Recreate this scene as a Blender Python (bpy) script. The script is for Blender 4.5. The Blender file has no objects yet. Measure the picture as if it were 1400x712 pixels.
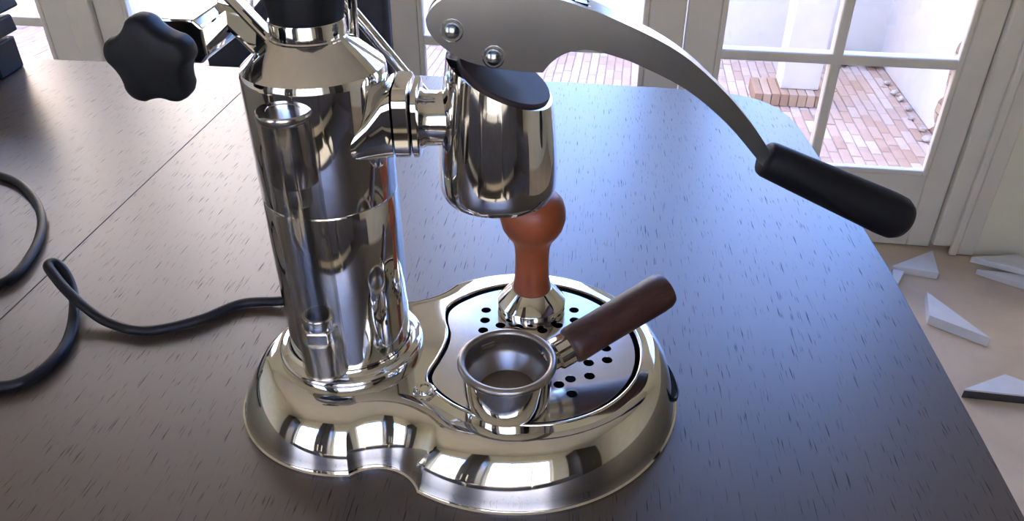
import bpy, bmesh, math, random
from mathutils import Vector, Matrix
random.seed(4)
V = Vector
scene = bpy.context.scene
COL = scene.collection
PI = math.pi

# ------------------------------------------------------------------ camera
F_PX, PITCH, CAM_Z = 1070.0, math.radians(33.0), 0.39
cam_d = bpy.data.cameras.new('camera'); cam = bpy.data.objects.new('camera', cam_d); COL.objects.link(cam)
cam_d.sensor_width = 36.0; cam_d.lens = F_PX/1400*36.0
cam_d.clip_start = 0.01; cam_d.clip_end = 200
cam.location = (0, 0, CAM_Z); cam.rotation_euler = (PI/2-PITCH, 0, 0)
scene.camera = cam

# ------------------------------------------------------------------ sky and exposure
world = bpy.data.worlds.new('world'); scene.world = world; world.use_nodes = True
wn = world.node_tree.nodes; wl = world.node_tree.links; wn.clear()
sky = wn.new('ShaderNodeTexSky'); sky.sky_type = 'NISHITA'; sky.sun_disc = False
sky.sun_elevation = math.radians(50); sky.sun_rotation = math.radians(164)
sky.air_density = 1.0; sky.dust_density = 0.1; sky.ozone_density = 5.0
bg = wn.new('ShaderNodeBackground'); bg.inputs['Strength'].default_value = 1.75
wo = wn.new('ShaderNodeOutputWorld')
hs = wn.new('ShaderNodeHueSaturation'); hs.inputs['Saturation'].default_value = 1.12; hs.inputs['Hue'].default_value = 0.515
wl.new(sky.outputs[0], hs.inputs['Color']); wl.new(hs.outputs[0], bg.inputs[0]); wl.new(bg.outputs[0], wo.inputs[0])
sun_d = bpy.data.lights.new('sun', 'SUN'); sun = bpy.data.objects.new('sun', sun_d); COL.objects.link(sun)
sun_d.energy = 23.0; sun_d.angle = math.radians(0.55); sun_d.color = (1.0, 0.90, 0.75)
SUN_DIR = Vector((-0.18, 0.62, -0.76)).normalized()          # the way the light travels
sun.rotation_euler = SUN_DIR.to_track_quat('-Z', 'Y').to_euler(); sun.location = (0, -3, 6)
scene.view_settings.view_transform = 'Standard'
scene.view_settings.look = 'None'
scene.view_settings.gamma = 1.0
scene.view_settings.use_curve_mapping = False
scene.view_settings.exposure = 0.80

# ------------------------------------------------------------------ materials
def new_mat(name):
    m = bpy.data.materials.new(name); m.use_nodes = True
    nt = m.node_tree; b = nt.nodes['Principled BSDF']
    return m, nt, b
def ramp(nt, fac, stops):
    r = nt.nodes.new('ShaderNodeValToRGB'); e = r.color_ramp.elements
    while len(e) < len(stops): e.new(0.5)
    for k, (p, c) in enumerate(stops):
        e[k].position = p; e[k].color = (c[0], c[1], c[2], 1)
    nt.links.new(fac, r.inputs[0]); return r.outputs[0]
def noise(nt, scale, detail=3, vec=None, rough=0.5, dist=0.0):
    n = nt.nodes.new('ShaderNodeTexNoise'); n.inputs['Scale'].default_value = scale
    n.inputs['Detail'].default_value = detail; n.inputs['Roughness'].default_value = rough
    n.inputs['Distortion'].default_value = dist
    if vec is None:
        g = nt.nodes.new('ShaderNodeNewGeometry'); vec = g.outputs['Position']
    nt.links.new(vec, n.inputs['Vector']); return n.outputs['Fac']
def mapping(nt, scale=(1,1,1), rot=(0,0,0), src='Position'):
    if src == 'Position': s = nt.nodes.new('ShaderNodeNewGeometry').outputs['Position']
    else: s = nt.nodes.new('ShaderNodeTexCoord').outputs['Object']
    m = nt.nodes.new('ShaderNodeMapping'); m.vector_type = 'POINT'
    r = nt.nodes.new('ShaderNodeVectorRotate'); r.rotation_type = 'Z_AXIS'; r.inputs['Angle'].default_value = rot[2]
    nt.links.new(s, r.inputs['Vector']); nt.links.new(r.outputs[0], m.inputs['Vector'])
    m.inputs['Scale'].default_value = scale
    return m.outputs[0]
def bump(nt, b, h, strength=0.2, dist=0.001):
    n = nt.nodes.new('ShaderNodeBump'); n.inputs['Strength'].default_value = strength; n.inputs['Distance'].default_value = dist
    nt.links.new(h, n.inputs['Height']); nt.links.new(n.outputs[0], b.inputs['Normal'])
def lerp3(a, k): return tuple(min(1, x*k) for x in a)
def plain(name, col, rough=0.5, metal=0.0, var=0.12, scale=30, spec=0.5, bmp=0.0, rvar=0.0):
    m, nt, b = new_mat(name)
    f = noise(nt, scale, 4)
    nt.links.new(ramp(nt, f, [(0.3, lerp3(col, 1-var)), (0.7, lerp3(col, 1+var))]), b.inputs['Base Color'])
    b.inputs['Roughness'].default_value = rough; b.inputs['Metallic'].default_value = metal
    b.inputs['Specular IOR Level'].default_value = spec
    if rvar:
        f2 = noise(nt, scale*0.6, 5)
        nt.links.new(ramp(nt, f2, [(0.3, (rough,)*3), (0.8, (rough+rvar,)*3)]), b.inputs['Roughness'])
    if bmp: bump(nt, b, noise(nt, scale*6, 3), bmp, 0.0008)
    return m

M = {}
M['chrome'] = plain('chrome', (0.74, 0.73, 0.71), 0.035, 1.0, 0.02, 60, rvar=0.05)
M['satin_steel'] = plain('satin_steel', (0.46, 0.44, 0.41), 0.26, 1.0, 0.04, 80)
M['plate_steel'] = plain('plate_steel', (0.66, 0.62, 0.57), 0.16, 1.0, 0.04, 90)
M['cap_steel'] = plain('cap_steel', (0.52, 0.50, 0.48), 0.2, 1.0, 0.03, 60)
M['basket_steel'] = plain('basket_steel', (0.34, 0.31, 0.275), 0.34, 1.0, 0.05, 80)
M['lever_metal'] = plain('lever_metal', (0.48, 0.50, 0.52), 0.2, 1.0, 0.04, 40)
M['gunmetal'] = plain('gunmetal', (0.030, 0.020, 0.022), 0.5, 0.0, 0.15, 40, spec=0.25)  # dark colour stands in for the lever plate mirrored in chrome
M['black_plastic'] = plain('black_plastic', (0.008, 0.009, 0.011), 0.5, 0.0, 0.15, 50, spec=0.25)
M['black_rubber'] = plain('black_rubber', (0.006, 0.006, 0.008), 0.5, 0.0, 0.2, 60, spec=0.22)
M['cord'] = plain('cord', (0.008, 0.008, 0.010), 0.45, 0.0, 0.2, 60, spec=0.3)
M['dark_well'] = plain('dark_well', (0.006, 0.006, 0.007), 0.5, 0.0, 0.2, 60)
M['paint_white'] = plain('paint_white', (0.80, 0.75, 0.63), 0.35, 0.0, 0.04, 9)
M['wall_plaster'] = plain('wall_plaster', (0.86, 0.83, 0.65), 0.75, 0.0, 0.05, 5, bmp=0.1)
M['ceiling_paint'] = plain('ceiling_paint', (0.80, 0.75, 0.62), 0.8, 0.0, 0.03, 4)
M['offcut'] = plain('offcut', (0.76, 0.76, 0.76), 0.5, 0.0, 0.04, 25)
M['offcut_dark'] = plain('offcut_dark', (0.05, 0.045, 0.045), 0.7, 0.0, 0.2, 40)
M['chair_fabric'] = plain('chair_fabric', (0.022, 0.026, 0.034), 0.8, 0.0, 0.2, 60, bmp=0.2)
M['sofa_cloth'] = plain('sofa_cloth', (0.085, 0.075, 0.068), 0.85, 0.0, 0.2, 20)
M['rug_cloth'] = plain('rug_cloth', (0.05, 0.036, 0.030), 0.95, 0.0, 0.3, 14)
M['cabinet_dark'] = plain('cabinet_dark', (0.030, 0.024, 0.020), 0.5, 0.0, 0.2, 8)
M['post_paint'] = plain('post_paint', (0.74, 0.69, 0.63), 0.7, 0.0, 0.05, 6)
M['dirt'] = plain('dirt', (0.10, 0.08, 0.065), 0.95, 0.0, 0.4, 30)
M['crumb'] = plain('crumb', (0.50, 0.42, 0.36), 0.95, 0.0, 0.35, 30)
M['mortar'] = plain('mortar', (0.36, 0.27, 0.20), 0.95, 0.0, 0.2, 30)
M['red_wood'] = plain('red_wood', (0.27, 0.062, 0.018), 0.38, 0.0, 0.25, 40)
M['orange_thing'] = plain('orange_thing', (0.5, 0.16, 0.04), 0.5, 0.0, 0.1, 30)

def courtyard_wall_mat(name, col):
    m, nt, b = new_mat(name)
    f = noise(nt, 2.2, 6, rough=0.65)
    c1 = ramp(nt, f, [(0.3, lerp3(col, 0.92)), (0.65, lerp3(col, 1.04))])
    f2 = noise(nt, 7, 6, mapping(nt, (1, 1, 0.35)), rough=0.7)
    st = ramp(nt, f2, [(0.62, (1, 1, 1)), (0.78, (0.72, 0.68, 0.62))])
    mx = nt.nodes.new('ShaderNodeMix'); mx.data_type = 'RGBA'; mx.blend_type = 'MULTIPLY'; mx.inputs[0].default_value = 0.6
    nt.links.new(c1, mx.inputs[6]); nt.links.new(st, mx.inputs[7]); nt.links.new(mx.outputs[2], b.inputs['Base Color'])
    b.inputs['Roughness'].default_value = 0.85
    bump(nt, b, noise(nt, 40, 4), 0.25, 0.003); return m
M['court_white'] = courtyard_wall_mat('court_white', (0.72, 0.67, 0.61))
M['court_pink'] = courtyard_wall_mat('court_pink', (0.80, 0.70, 0.60))

def floor_mat():
    m, nt, b = new_mat('floor_stone')
    f = noise(nt, 3.0, 7, rough=0.65, dist=0.6)
    nt.links.new(ramp(nt, f, [(0.25, (0.56, 0.43, 0.29)), (0.55, (0.68, 0.54, 0.38)), (0.8, (0.78, 0.65, 0.48))]), b.inputs['Base Color'])
    b.inputs['Roughness'].default_value = 0.34
    bump(nt, b, noise(nt, 60, 4), 0.1, 0.001); return m
M['floor'] = floor_mat()

GRAIN = math.radians(5.5)
def table_mat():
    m, nt, b = new_mat('dark_oak')
    # broad figure, fine fibre and open pores, all running along the boards
    fig = noise(nt, 1.0, 5, mapping(nt, (16, 1.6, 16), (0, 0, GRAIN)), 0.6, 0.3)
    fib = noise(nt, 1.0, 4, mapping(nt, (420, 14, 40), (0, 0, GRAIN)), 0.6)
    por = noise(nt, 1.0, 2, mapping(nt, (760, 40, 40), (0, 0, GRAIN)), 0.5, 0.15)
    c1 = ramp(nt, fig, [(0.3, (0.028, 0.016, 0.008)), (0.7, (0.047, 0.027, 0.014))])
    pm = ramp(nt, por, [(0.62, (1, 1, 1)), (0.70, (0.0, 0.0, 0.0))])
    mx = nt.nodes.new('ShaderNodeMix'); mx.data_type = 'RGBA'; mx.blend_type = 'MULTIPLY'; mx.inputs[0].default_value = 0.75
    nt.links.new(c1, mx.inputs[6]); nt.links.new(pm, mx.inputs[7]); nt.links.new(mx.outputs[2], b.inputs['Base Color'])
    nt.links.new(ramp(nt, por, [(0.62, (0.42,)*3), (0.72, (0.65,)*3)]), b.inputs['Roughness'])
    nt.links.new(ramp(nt, por, [(0.62, (0.42,)*3), (0.72, (0.2,)*3)]), b.inputs['Specular IOR Level'])
    ad = nt.nodes.new('ShaderNodeMath'); ad.operation = 'MULTIPLY_ADD'; ad.inputs[1].default_value = 0.15
    nt.links.new(fib, ad.inputs[0]); nt.links.new(pm, ad.inputs[2])
    bump(nt, b, ad.outputs[0], 0.2, 0.0003)
    b.inputs['Coat IOR'].default_value = 1.78; b.inputs['Coat Roughness'].default_value = 0.37
    nt.links.new(ramp(nt, por, [(0.62, (1,)*3), (0.72, (0.35,)*3)]), b.inputs['Coat Weight'])
    return m
M['table'] = table_mat()

def dark_wood_mat():
    m, nt, b = new_mat('rosewood')
    f = noise(nt, 1.0, 6, mapping(nt, (60, 260, 200), (0, 0, math.radians(-30))), 0.6, 0.4)
    nt.links.new(ramp(nt, f, [(0.3, (0.020, 0.007, 0.005)), (0.6, (0.055, 0.018, 0.012)), (0.85, (0.10, 0.045, 0.035))]), b.inputs['Base Color'])
    b.inputs['Roughness'].default_value = 0.42; return m
M['dark_wood'] = dark_wood_mat()

def mesh_floor_mat():
    m, nt, b = new_mat('perforated_steel')
    v = nt.nodes.new('ShaderNodeTexVoronoi'); v.inputs['Scale'].default_value = 900; v.inputs['Randomness'].default_value = 0.1
    g = nt.nodes.new('ShaderNodeNewGeometry'); nt.links.new(g.outputs['Position'], v.inputs['Vector'])
    nt.links.new(ramp(nt, v.outputs['Distance'], [(0.25, (0.06, 0.052, 0.045)), (0.4, (0.30, 0.265, 0.23))]), b.inputs['Base Color'])
    b.inputs['Metallic'].default_value = 1; b.inputs['Roughness'].default_value = 0.35; return m
M['mesh_steel'] = mesh_floor_mat()

def glass_mat(name, tint, gloss_rough=0.0, amount=0.9, f0=0.05):
    m = bpy.data.materials.new(name); m.use_nodes = True; nt = m.node_tree; nt.nodes.clear()
    o = nt.nodes.new('ShaderNodeOutputMaterial'); t = nt.nodes.new('ShaderNodeBsdfTransparent'); g = nt.nodes.new('ShaderNodeBsdfGlossy')
    mx = nt.nodes.new('ShaderNodeMixShader'); fr = nt.nodes.new('ShaderNodeLayerWeight'); fr.inputs['Blend'].default_value = 0.5
    pw = nt.nodes.new('ShaderNodeMath'); pw.operation = 'POWER'; pw.inputs[1].default_value = 5.0
    sc_ = nt.nodes.new('ShaderNodeMath'); sc_.operation = 'MULTIPLY_ADD'; sc_.inputs[1].default_value = 1-f0; sc_.inputs[2].default_value = f0
    nt.links.new(fr.outputs['Facing'], pw.inputs[0]); nt.links.new(pw.outputs[0], sc_.inputs[0])
    t.inputs['Color'].default_value = (*tint, 1); g.inputs['Roughness'].default_value = gloss_rough
    ml = nt.nodes.new('ShaderNodeMath'); ml.operation = 'MULTIPLY'; ml.inputs[1].default_value = amount
    nt.links.new(sc_.outputs[0], ml.inputs[0]); nt.links.new(ml.outputs[0], mx.inputs[0])
    nt.links.new(t.outputs[0], mx.inputs[1]); nt.links.new(g.outputs[0], mx.inputs[2]); nt.links.new(mx.outputs[0], o.inputs[0])
    return m
M['window_glass'] = glass_mat('window_glass', (0.97, 0.98, 0.98))
M['tube_glass'] = glass_mat('tube_glass', (0.95, 0.95, 0.94), 0.03, 1.0, 0.11)

def brick_mat(name, stops):
    m, nt, b = new_mat(name)
    oi = nt.nodes.new('ShaderNodeObjectInfo')
    f = noise(nt, 5, 5, rough=0.7)
    ad = nt.nodes.new('ShaderNodeMath'); ad.operation = 'MULTIPLY_ADD'; ad.inputs[1].default_value = 0.55
    nt.links.new(oi.outputs['Random'], ad.inputs[0])
    ml = nt.nodes.new('ShaderNodeMath'); ml.operation = 'MULTIPLY'; ml.inputs[1].default_value = 0.5
    nt.links.new(f, ml.inputs[0]); nt.links.new(ml.outputs[0], ad.inputs[2])
    nt.links.new(ramp(nt, ad.outputs[0], stops), b.inputs['Base Color'])
    b.inputs['Roughness'].default_value = 0.85
    bump(nt, b, noise(nt, 70, 4), 0.3, 0.003); return m
M['paver'] = brick_mat('paver', [(0.2, (0.46, 0.285, 0.19)), (0.5, (0.55, 0.38, 0.28)), (0.8, (0.64, 0.50, 0.41))])
M['paver_field'] = plain('paver_field', (0.55, 0.38, 0.28), 0.85, 0.0, 0.2, 9, bmp=0.2)
M['raw_brick'] = brick_mat('raw_brick', [(0.2, (0.30, 0.17, 0.10)), (0.5, (0.42, 0.26, 0.16)), (0.8, (0.55, 0.40, 0.28))])

# ------------------------------------------------------------------ builders
def tag(o, label=None, cat=None, group=None, kind=None):
    if label: o['label'] = label
    if cat: o['category'] = cat
    if group: o['group'] = group
    if kind: o['kind'] = kind
    return o
def empty(name, loc, label=None, cat=None, group=None):
    o = bpy.data.objects.new(name, None); COL.objects.link(o); o.location = loc
    o.empty_display_size = 0.02
    return tag(o, label, cat, group)
ORI = {}
def origin(p):
    o = V((0, 0, 0))
    while p is not None:
        o += V(p.location); p = p.parent
    return o
def link(name, bm, mat, parent=None, smooth=True, ang=35, base=None, bevel=0.0, bseg=2):
    """bm holds world coordinates; the object's origin goes to base (or to its parent's place)."""
    o0 = origin(parent) if parent else V((0, 0, 0))
    loc = V(base) if base is not None else o0
    bmesh.ops.translate(bm, verts=bm.verts, vec=-loc)
    bmesh.ops.recalc_face_normals(bm, faces=bm.faces)
    me = bpy.data.meshes.new(name); bm.to_mesh(me); bm.free()
    ob = bpy.data.objects.new(name, me); COL.objects.link(ob)
    me.materials.append(M[mat] if isinstance(mat, str) else mat)
    if parent: ob.parent = parent
    ob.location = loc - o0
    if smooth:
        me.polygons.foreach_set('use_smooth', [True]*len(me.polygons))
        me.set_sharp_from_angle(angle=math.radians(ang))
    if bevel:
        md = ob.modifiers.new('bevel', 'BEVEL'); md.width = bevel; md.segments = bseg; md.limit_method = 'ANGLE'; md.angle_limit = math.radians(35)
        md.harden_normals = False
    return ob
def box(bm, lo, hi, fn=None):
    x0, y0, z0 = lo; x1, y1, z1 = hi
    c = [(x0,y0,z0),(x1,y0,z0),(x1,y1,z0),(x0,y1,z0),(x0,y0,z1),(x1,y0,z1),(x1,y1,z1),(x0,y1,z1)]
    vs = [bm.verts.new(fn(p) if fn else p) for p in c]
    for f in ((0,3,2,1),(4,5,6,7),(0,1,5,4),(1,2,6,5),(2,3,7,6),(3,0,4,7)): bm.faces.new([vs[i] for i in f])
    return bm
def lathe(bm, prof, c=(0,0,0), seg=64, mat4=None, rfun=None):
    rings = []
    for (r, z) in prof:
        if r < 1e-6:
            p = V((0, 0, z)); p = (mat4 @ p) if mat4 else p + V(c); rings.append([bm.verts.new(p)])
        else:
            ring = []
            for k in range(seg):
                a = 2*PI*k/seg; rr = r*(rfun(a) if rfun else 1)
                p = V((rr*math.cos(a), rr*math.sin(a), z)); p = (mat4 @ p) if mat4 else p + V(c)
                ring.append(bm.verts.new(p))
            rings.append(ring)
    for a, b in zip(rings, rings[1:]):
        for k in range(seg):
            k2 = (k+1) % seg
            if len(a) == 1 and len(b) == 1: continue
            if len(a) == 1: bm.faces.new((a[0], b[k], b[k2]))
            elif len(b) == 1: bm.faces.new((a[k], a[k2], b[0]))
            else: bm.faces.new((a[k], a[k2], b[k2], b[k]))
    return bm
def axis_mat(p0, p1):
    d = (V(p1)-V(p0)).normalized(); q = V((0, 0, 1)).rotation_difference(d)
    return Matrix.Translation(V(p0)) @ q.to_matrix().to_4x4()
def rounded(prof_r, h, e, n=5):
    """closed cylinder profile with rounded top and bottom edges"""
    p = [(0, 0)]
    p += [(prof_r-e+e*math.sin(t*PI/2/n), e-e*math.cos(t*PI/2/n)) for t in range(n+1)]
    p += [(prof_r-e+e*math.cos(t*PI/2/n), h-e+e*math.sin(t*PI/2/n)) for t in range(n+1)]
    return p + [(0, h)]
def catmull(pts, n=10, closed=False):
    pts = [V(p) for p in pts]; out = []
    N = len(pts); rng = range(N) if closed else range(N-1)
    for i in rng:
        p1, p2 = pts[i], pts[(i+1) % N]
        p0 = pts[(i-1) % N] if (closed or i > 0) else p1*2-p2
        p3 = pts[(i+2) % N] if (closed or i+2 < N) else p2*2-p1
        for k in range(n):
            t = k/n
            out.append(0.5*((2*p1)+(p2-p0)*t+(2*p0-5*p1+4*p2-p3)*t*t+(3*p1-p0-3*p2+p3)*t**3))
    if not closed: out.append(pts[-1])
    return out
def tube(bm, pts, r, seg=14, caps=True):
    pts = [V(p) for p in pts]; rings = []
    t = (pts[1]-pts[0]).normalized(); n = t.orthogonal().normalized()
    for i, p in enumerate(pts):
        tt = (pts[min(i+1, len(pts)-1)]-pts[max(i-1, 0)]).normalized()
        n = (n - tt*n.dot(tt)).normalized(); b = tt.cross(n)
        rr = r(i/(len(pts)-1)) if callable(r) else r
        rings.append([bm.verts.new(p+rr*(math.cos(2*PI*k/seg)*n+math.sin(2*PI*k/seg)*b)) for k in range(seg)])
    for a, b2 in zip(rings, rings[1:]):
        for k in range(seg): bm.faces.new((a[k], a[(k+1) % seg], b2[(k+1) % seg], b2[k]))
    if caps: bm.faces.new(rings[0][::-1]); bm.faces.new(rings[-1])
    return bm
def prism(bm, pts, lift):
    """closed outline (3-D points) extruded by vector lift"""
    a = [bm.verts.new(V(p)) for p in pts]; b = [bm.verts.new(V(p)+V(lift)) for p in pts]
    bm.faces.new(a[::-1]); bm.faces.new(b)
    for k in range(len(a)): k2 = (k+1) % len(a); bm.faces.new((a[k], a[k2], b[k2], b[k]))
    return bm
def filled(outlines, z, thick):
    """flat plate with holes: first outline is the rim, the rest are holes; returns a bmesh"""
    cu = bpy.data.curves.new('tmp', 'CURVE'); cu.dimensions = '2D'; cu.fill_mode = 'BOTH'; cu.extrude = thick/2
    for ol in outlines:
        s = cu.splines.new('POLY'); s.points.add(len(ol)-1); s.use_cyclic_u = True
        for p, q in zip(s.points, ol): p.co = (q[0], q[1], 0, 1)
    o = bpy.data.objects.new('tmp', cu); COL.objects.link(o)
    dg = bpy.context.evaluated_depsgraph_get(); me = bpy.data.meshes.new_from_object(o.evaluated_get(dg))
    bm = bmesh.new(); bm.from_mesh(me)
    bpy.data.objects.remove(o); bpy.data.curves.remove(cu); bpy.data.meshes.remove(me)
    bmesh.ops.remove_doubles(bm, verts=bm.verts, dist=1e-6)
    bmesh.ops.translate(bm, verts=bm.verts, vec=(0, 0, z-thick/2))
    return bm
def B(): return bmesh.new()
def project(p):
    c, s = math.cos(PITCH), math.sin(PITCH); d = V(p)-V((0, 0, CAM_Z))
    fw = d.y*c-d.z*s; dn = -d.y*s-d.z*c
    return (700+F_PX*d.x/fw, 356+F_PX*dn/fw) if fw > 0.01 else (-1e6, -1e6)

# ------------------------------------------------------------------ the house: s along the glazed wall, q outwards through it
HA = math.radians(8.5); HP = V((1.17, 1.80, 0))
HD = V((math.cos(HA), -math.sin(HA), 0)); HN = V((math.sin(HA), math.cos(HA), 0))
def hw(p): return HP + HD*p[0] + HN*p[1] + V((0, 0, p[2]))
FZ, CZ = -0.75, 1.85
S0, S1, QB = -3.6, 1.6, -3.4       # room extent
def hbox(name, boxes, mat, parent=None, kind=None, bevel=0.0, base=None):
    bm = B()
    for lo, hi in boxes: box(bm, lo, hi, hw)
    o = link(name, bm, mat, parent, smooth=False, bevel=bevel, base=base)
    if kind: o['kind'] = kind
    return o
hbox('floor', [((S0, QB, FZ-0.1), (S1, 0.22, FZ))], 'floor', kind='structure')
hbox('ceiling', [((S0, QB, CZ), (S1, 0.22, CZ+0.1))], 'ceiling_paint', kind='structure')
OT = 1.38                            # top of the glazed opening
OL = -3.2
hbox('wall_front', [((0.035, 0, FZ), (S1, 0.22, CZ)), ((OL, 0, OT), (0.035, 0.22, CZ)), ((S0, 0, FZ), (OL, 0.22, CZ))], 'wall_plaster', kind='structure')
hbox('wall_right', [((S1, QB, FZ), (S1+0.2, 0.22, CZ))], 'wall_plaster', kind='structure')
hbox('wall_left', [((S0-0.2, QB, FZ), (S0, 0.22, CZ))], 'wall_plaster', kind='structure')
# rear wall with two broad unseen windows, invented for room light and chrome reflections
WB = [(-2.9, -1.75, 0.0, 1.35), (-1.35, 0.1, -0.15, 1.35)]
xs = [S0, WB[0][0], WB[0][1], WB[1][0], WB[1][1], S1]
bx = [((xs[0], QB-0.2, FZ), (xs[1], QB, CZ)), ((xs[2], QB-0.2, FZ), (xs[3], QB, CZ)), ((xs[4], QB-0.2, FZ), (xs[5], QB, CZ))]
for (a, b, c, d) in WB: bx += [((a, QB-0.2, FZ), (b, QB, c)), ((a, QB-0.2, d), (b, QB, CZ))]
hbox('wall_back', bx, 'wall_plaster', kind='structure')
for k, (a, b, c, d) in enumerate(WB):
    root = empty('window_%d' % (k+1), hw(((a+b)/2, QB-0.1, c))); root['kind'] = 'structure'
    hbox('frame', [((a, QB-0.13, c), (a+0.05, QB-0.07, d)), ((b-0.05, QB-0.13, c), (b, QB-0.07, d)),
                   ((a+0.05, QB-0.13, c), (b-0.05, QB-0.07, c+0.05)), ((a+0.05, QB-0.13, d-0.05), (b-0.05, QB-0.07, d))], 'paint_white', root)
    n = 3
    for i in range(1, n):
        x = a+(b-a)*i/n; hbox('muntin', [((x-0.015, QB-0.12, c+0.05), (x+0.015, QB-0.08, d-0.05))], 'paint_white', root)
    for i in range(n):
        x0 = a+(b-a)*i/n+0.02; x1 = a+(b-a)*(i+1)/n-0.02
        hbox('pane', [((x0, QB-0.103, c+0.04), (x1, QB-0.098, d-0.04))], 'window_glass', root)

hbox('wall_garden_rear', [((-6.0, -5.6, FZ-0.3), (4.0, -5.35, 1.9))], 'court_pink', kind='structure')  # unseen wall added to cut the sky light reaching the rear room
hbox('garden_floor_rear', [((-6.0, -5.35, FZ-0.4), (4.0, QB-0.2, FZ-0.3))], 'mortar', kind='structure')
# French doors: (glass left, glass right, leaf left, leaf right)
DOORS = [(-0.672, -0.092, -0.752, -0.032), (-1.430, -0.845, -1.512, -0.756), (-2.250, -1.670, -2.334, -1.588), (-3.072, -2.492, -3.152, -2.408)]
ZB, ZT = -0.535, 1.235
ROWS = [ZB, -0.24, 0.055, 0.35, 0.645, 0.94, ZT]
DQ0, DQ1 = 0.012, 0.057
for k, (g0, g1, l0, l1) in enumerate(DOORS):
    root = empty('door_%d' % (k+1), hw(((l0+l1)/2, 0.03, FZ))); root['kind'] = 'structure'
    for a, b in ((l0, g0), (g1, l1)):
        hbox('stile', [((a, DQ0, FZ+0.005), (b, DQ1, OT-0.045))], 'paint_white', root, bevel=0.004)
    hbox('bottom_rail', [((g0, DQ0+0.002, FZ+0.005), (g1, DQ1-0.002, ZB))], 'paint_white', root, bevel=0.003)
    hbox('top_rail', [((g0, DQ0+0.002, ZT), (g1, DQ1-0.002, OT-0.045))], 'paint_white', root, bevel=0.003)
    # glazing bead round the glass
    w = 0.014
    for lo, hi in (((g0, -0.002+DQ0, ZB), (g0+w, DQ0+0.02, ZT)), ((g1-w, -0.002+DQ0, ZB), (g1, DQ0+0.02, ZT)),
                   ((g0+w, -0.002+DQ0, ZB), (g1-w, DQ0+0.02, ZB+w)), ((g0+w, -0.002+DQ0, ZT-w), (g1-w, DQ0+0.02, ZT))):
        hbox('glazing_bead', [(lo, hi)], 'paint_white', root, bevel=0.004)
    gm = (g0+g1)/2
    hbox('muntin', [((gm-0.013, DQ0+0.002, ZB), (gm+0.013, DQ1-0.004, ZT))], 'paint_white', root, bevel=0.005)
    for z in ROWS[1:-1]:
        hbox('muntin', [((g0, DQ0, z-0.013), (g1, DQ1-0.006, z+0.013))], 'paint_white', root, bevel=0.005)
    for a, b in ((g0, gm-0.013), (gm+0.013, g1)):
        for z0, z1 in zip(ROWS, ROWS[1:]):
            hbox('pane', [((a, 0.034, z0), (b, 0.037, z1))], 'window_glass', root)
# jambs, head, sill and architrave
hbox('trim_1', [((-0.03, -0.006, FZ+0.02), (0.035, 0.2, OT-0.04))], 'paint_white', kind='structure', bevel=0.004)
hbox('trim_2', [((-1.586, -0.006, FZ+0.02), (-1.514, 0.2, OT-0.04))], 'paint_white', kind='structure', bevel=0.006)
hbox('trim_3', [((-2.406, -0.006, FZ+0.02), (-2.336, 0.2, OT-0.04))], 'paint_white', kind='structure', bevel=0.006)
hbox('trim_4', [((OL, -0.006, FZ+0.02), (-3.154, 0.2, OT-0.04))], 'paint_white', kind='structure', bevel=0.006)
hbox('trim_5', [((OL, -0.006, OT-0.04), (0.035, 0.2, OT))], 'paint_white', kind='structure', bevel=0.006)
hbox('trim_6', [((OL, 0.06, FZ-0.06), (0.035, 0.24, FZ+0.012))], 'dirt', kind='structure')
hbox('trim_7', [((0.012, -0.022, FZ+0.002), (0.030, -0.0062, OT+0.03)), ((0.033, -0.014, FZ+0.002), (0.075, -0.0002, OT+0.05))], 'paint_white', kind='structure', bevel=0.003)

# ------------------------------------------------------------------ courtyard
GZ = -2.0; SR = 1.415; QF = 5.51; SLW = -7.5; QH = 0.24; WT = 1.1
hbox('courtyard_floor', [((SLW, QH, GZ-0.08), (SR, QF, GZ-0.008))], 'mortar', kind='structure')
hbox('wall_house_footing', [((SLW, 0.0, GZ-0.08), (S1+0.2, QH, FZ-0.105))], 'court_white', kind='structure')
hbox('wall_house_upper', [((SLW, 0.0, CZ+0.105), (S1+0.2, 0.24, 6.6)), ((S1+0.205, 0.0, GZ-0.08), (9.0, 0.24, 6.6))], 'court_white', kind='structure')  # unseen upper wall and side run, sized to keep sun off the yard
court = bpy.data.objects['courtyard_floor']
bl, bw, bj = 0.215, 0.066, 0.009
bm = B(); c = [(-bw/2, -bl/2), (bw/2, -bl/2), (bw/2, bl/2), (-bw/2, bl/2)]
e = 0.004
lo_ = [bm.verts.new((x, y, -0.03)) for x, y in c]; mi_ = [bm.verts.new((x, y, -e)) for x, y in c]
hi_ = [bm.verts.new((x-math.copysign(e, x), y-math.copysign(e, y), 0)) for x, y in c]
bm.faces.new(hi_)
for a, b in ((lo_, mi_), (mi_, hi_)):
    for k in range(4): bm.faces.new((a[k], a[(k+1) % 4], b[(k+1) % 4], b[k]))
brick_me = bpy.data.meshes.new('brick'); bm.to_mesh(brick_me); bm.free(); brick_me.materials.append(M['paver'])
def in_panes(u, v):
    return (985 < u < 1290 and 88 < v < 245 and u > 1000+(v-120)*0.75) or (765 < u < 880 and 68 < v < 116) or (572 < u < 625 and 58 < v < 112) or (20 < u < 68 and 40 < v < 82) or (262 < u < 284 and 70 < v < 92)
cells = []
ncol = int((SR-SLW-0.02)/(bw+bj))
for r in range(ncol):
    s = SR-0.01-bw/2-r*(bw+bj)
    q = QH+0.01+(0, 0.5, 0.25, 0.75)[r % 4]*(bl+bj)+bl/2
    while q+bl/2 < QF-0.002:
        p = hw((s, q, GZ)); u, v = project(p)
        cells.append((in_panes(u, v), q, s)); q += bl+bj
show = sorted([cc for cc in cells if cc[0]], key=lambda t: t[1])[:298]
ids = set((t[1], t[2]) for t in show)
vs, fs = [], []
bv = [v.co.copy() for v in brick_me.vertices]; bf = [tuple(p.vertices) for p in brick_me.polygons]
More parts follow.
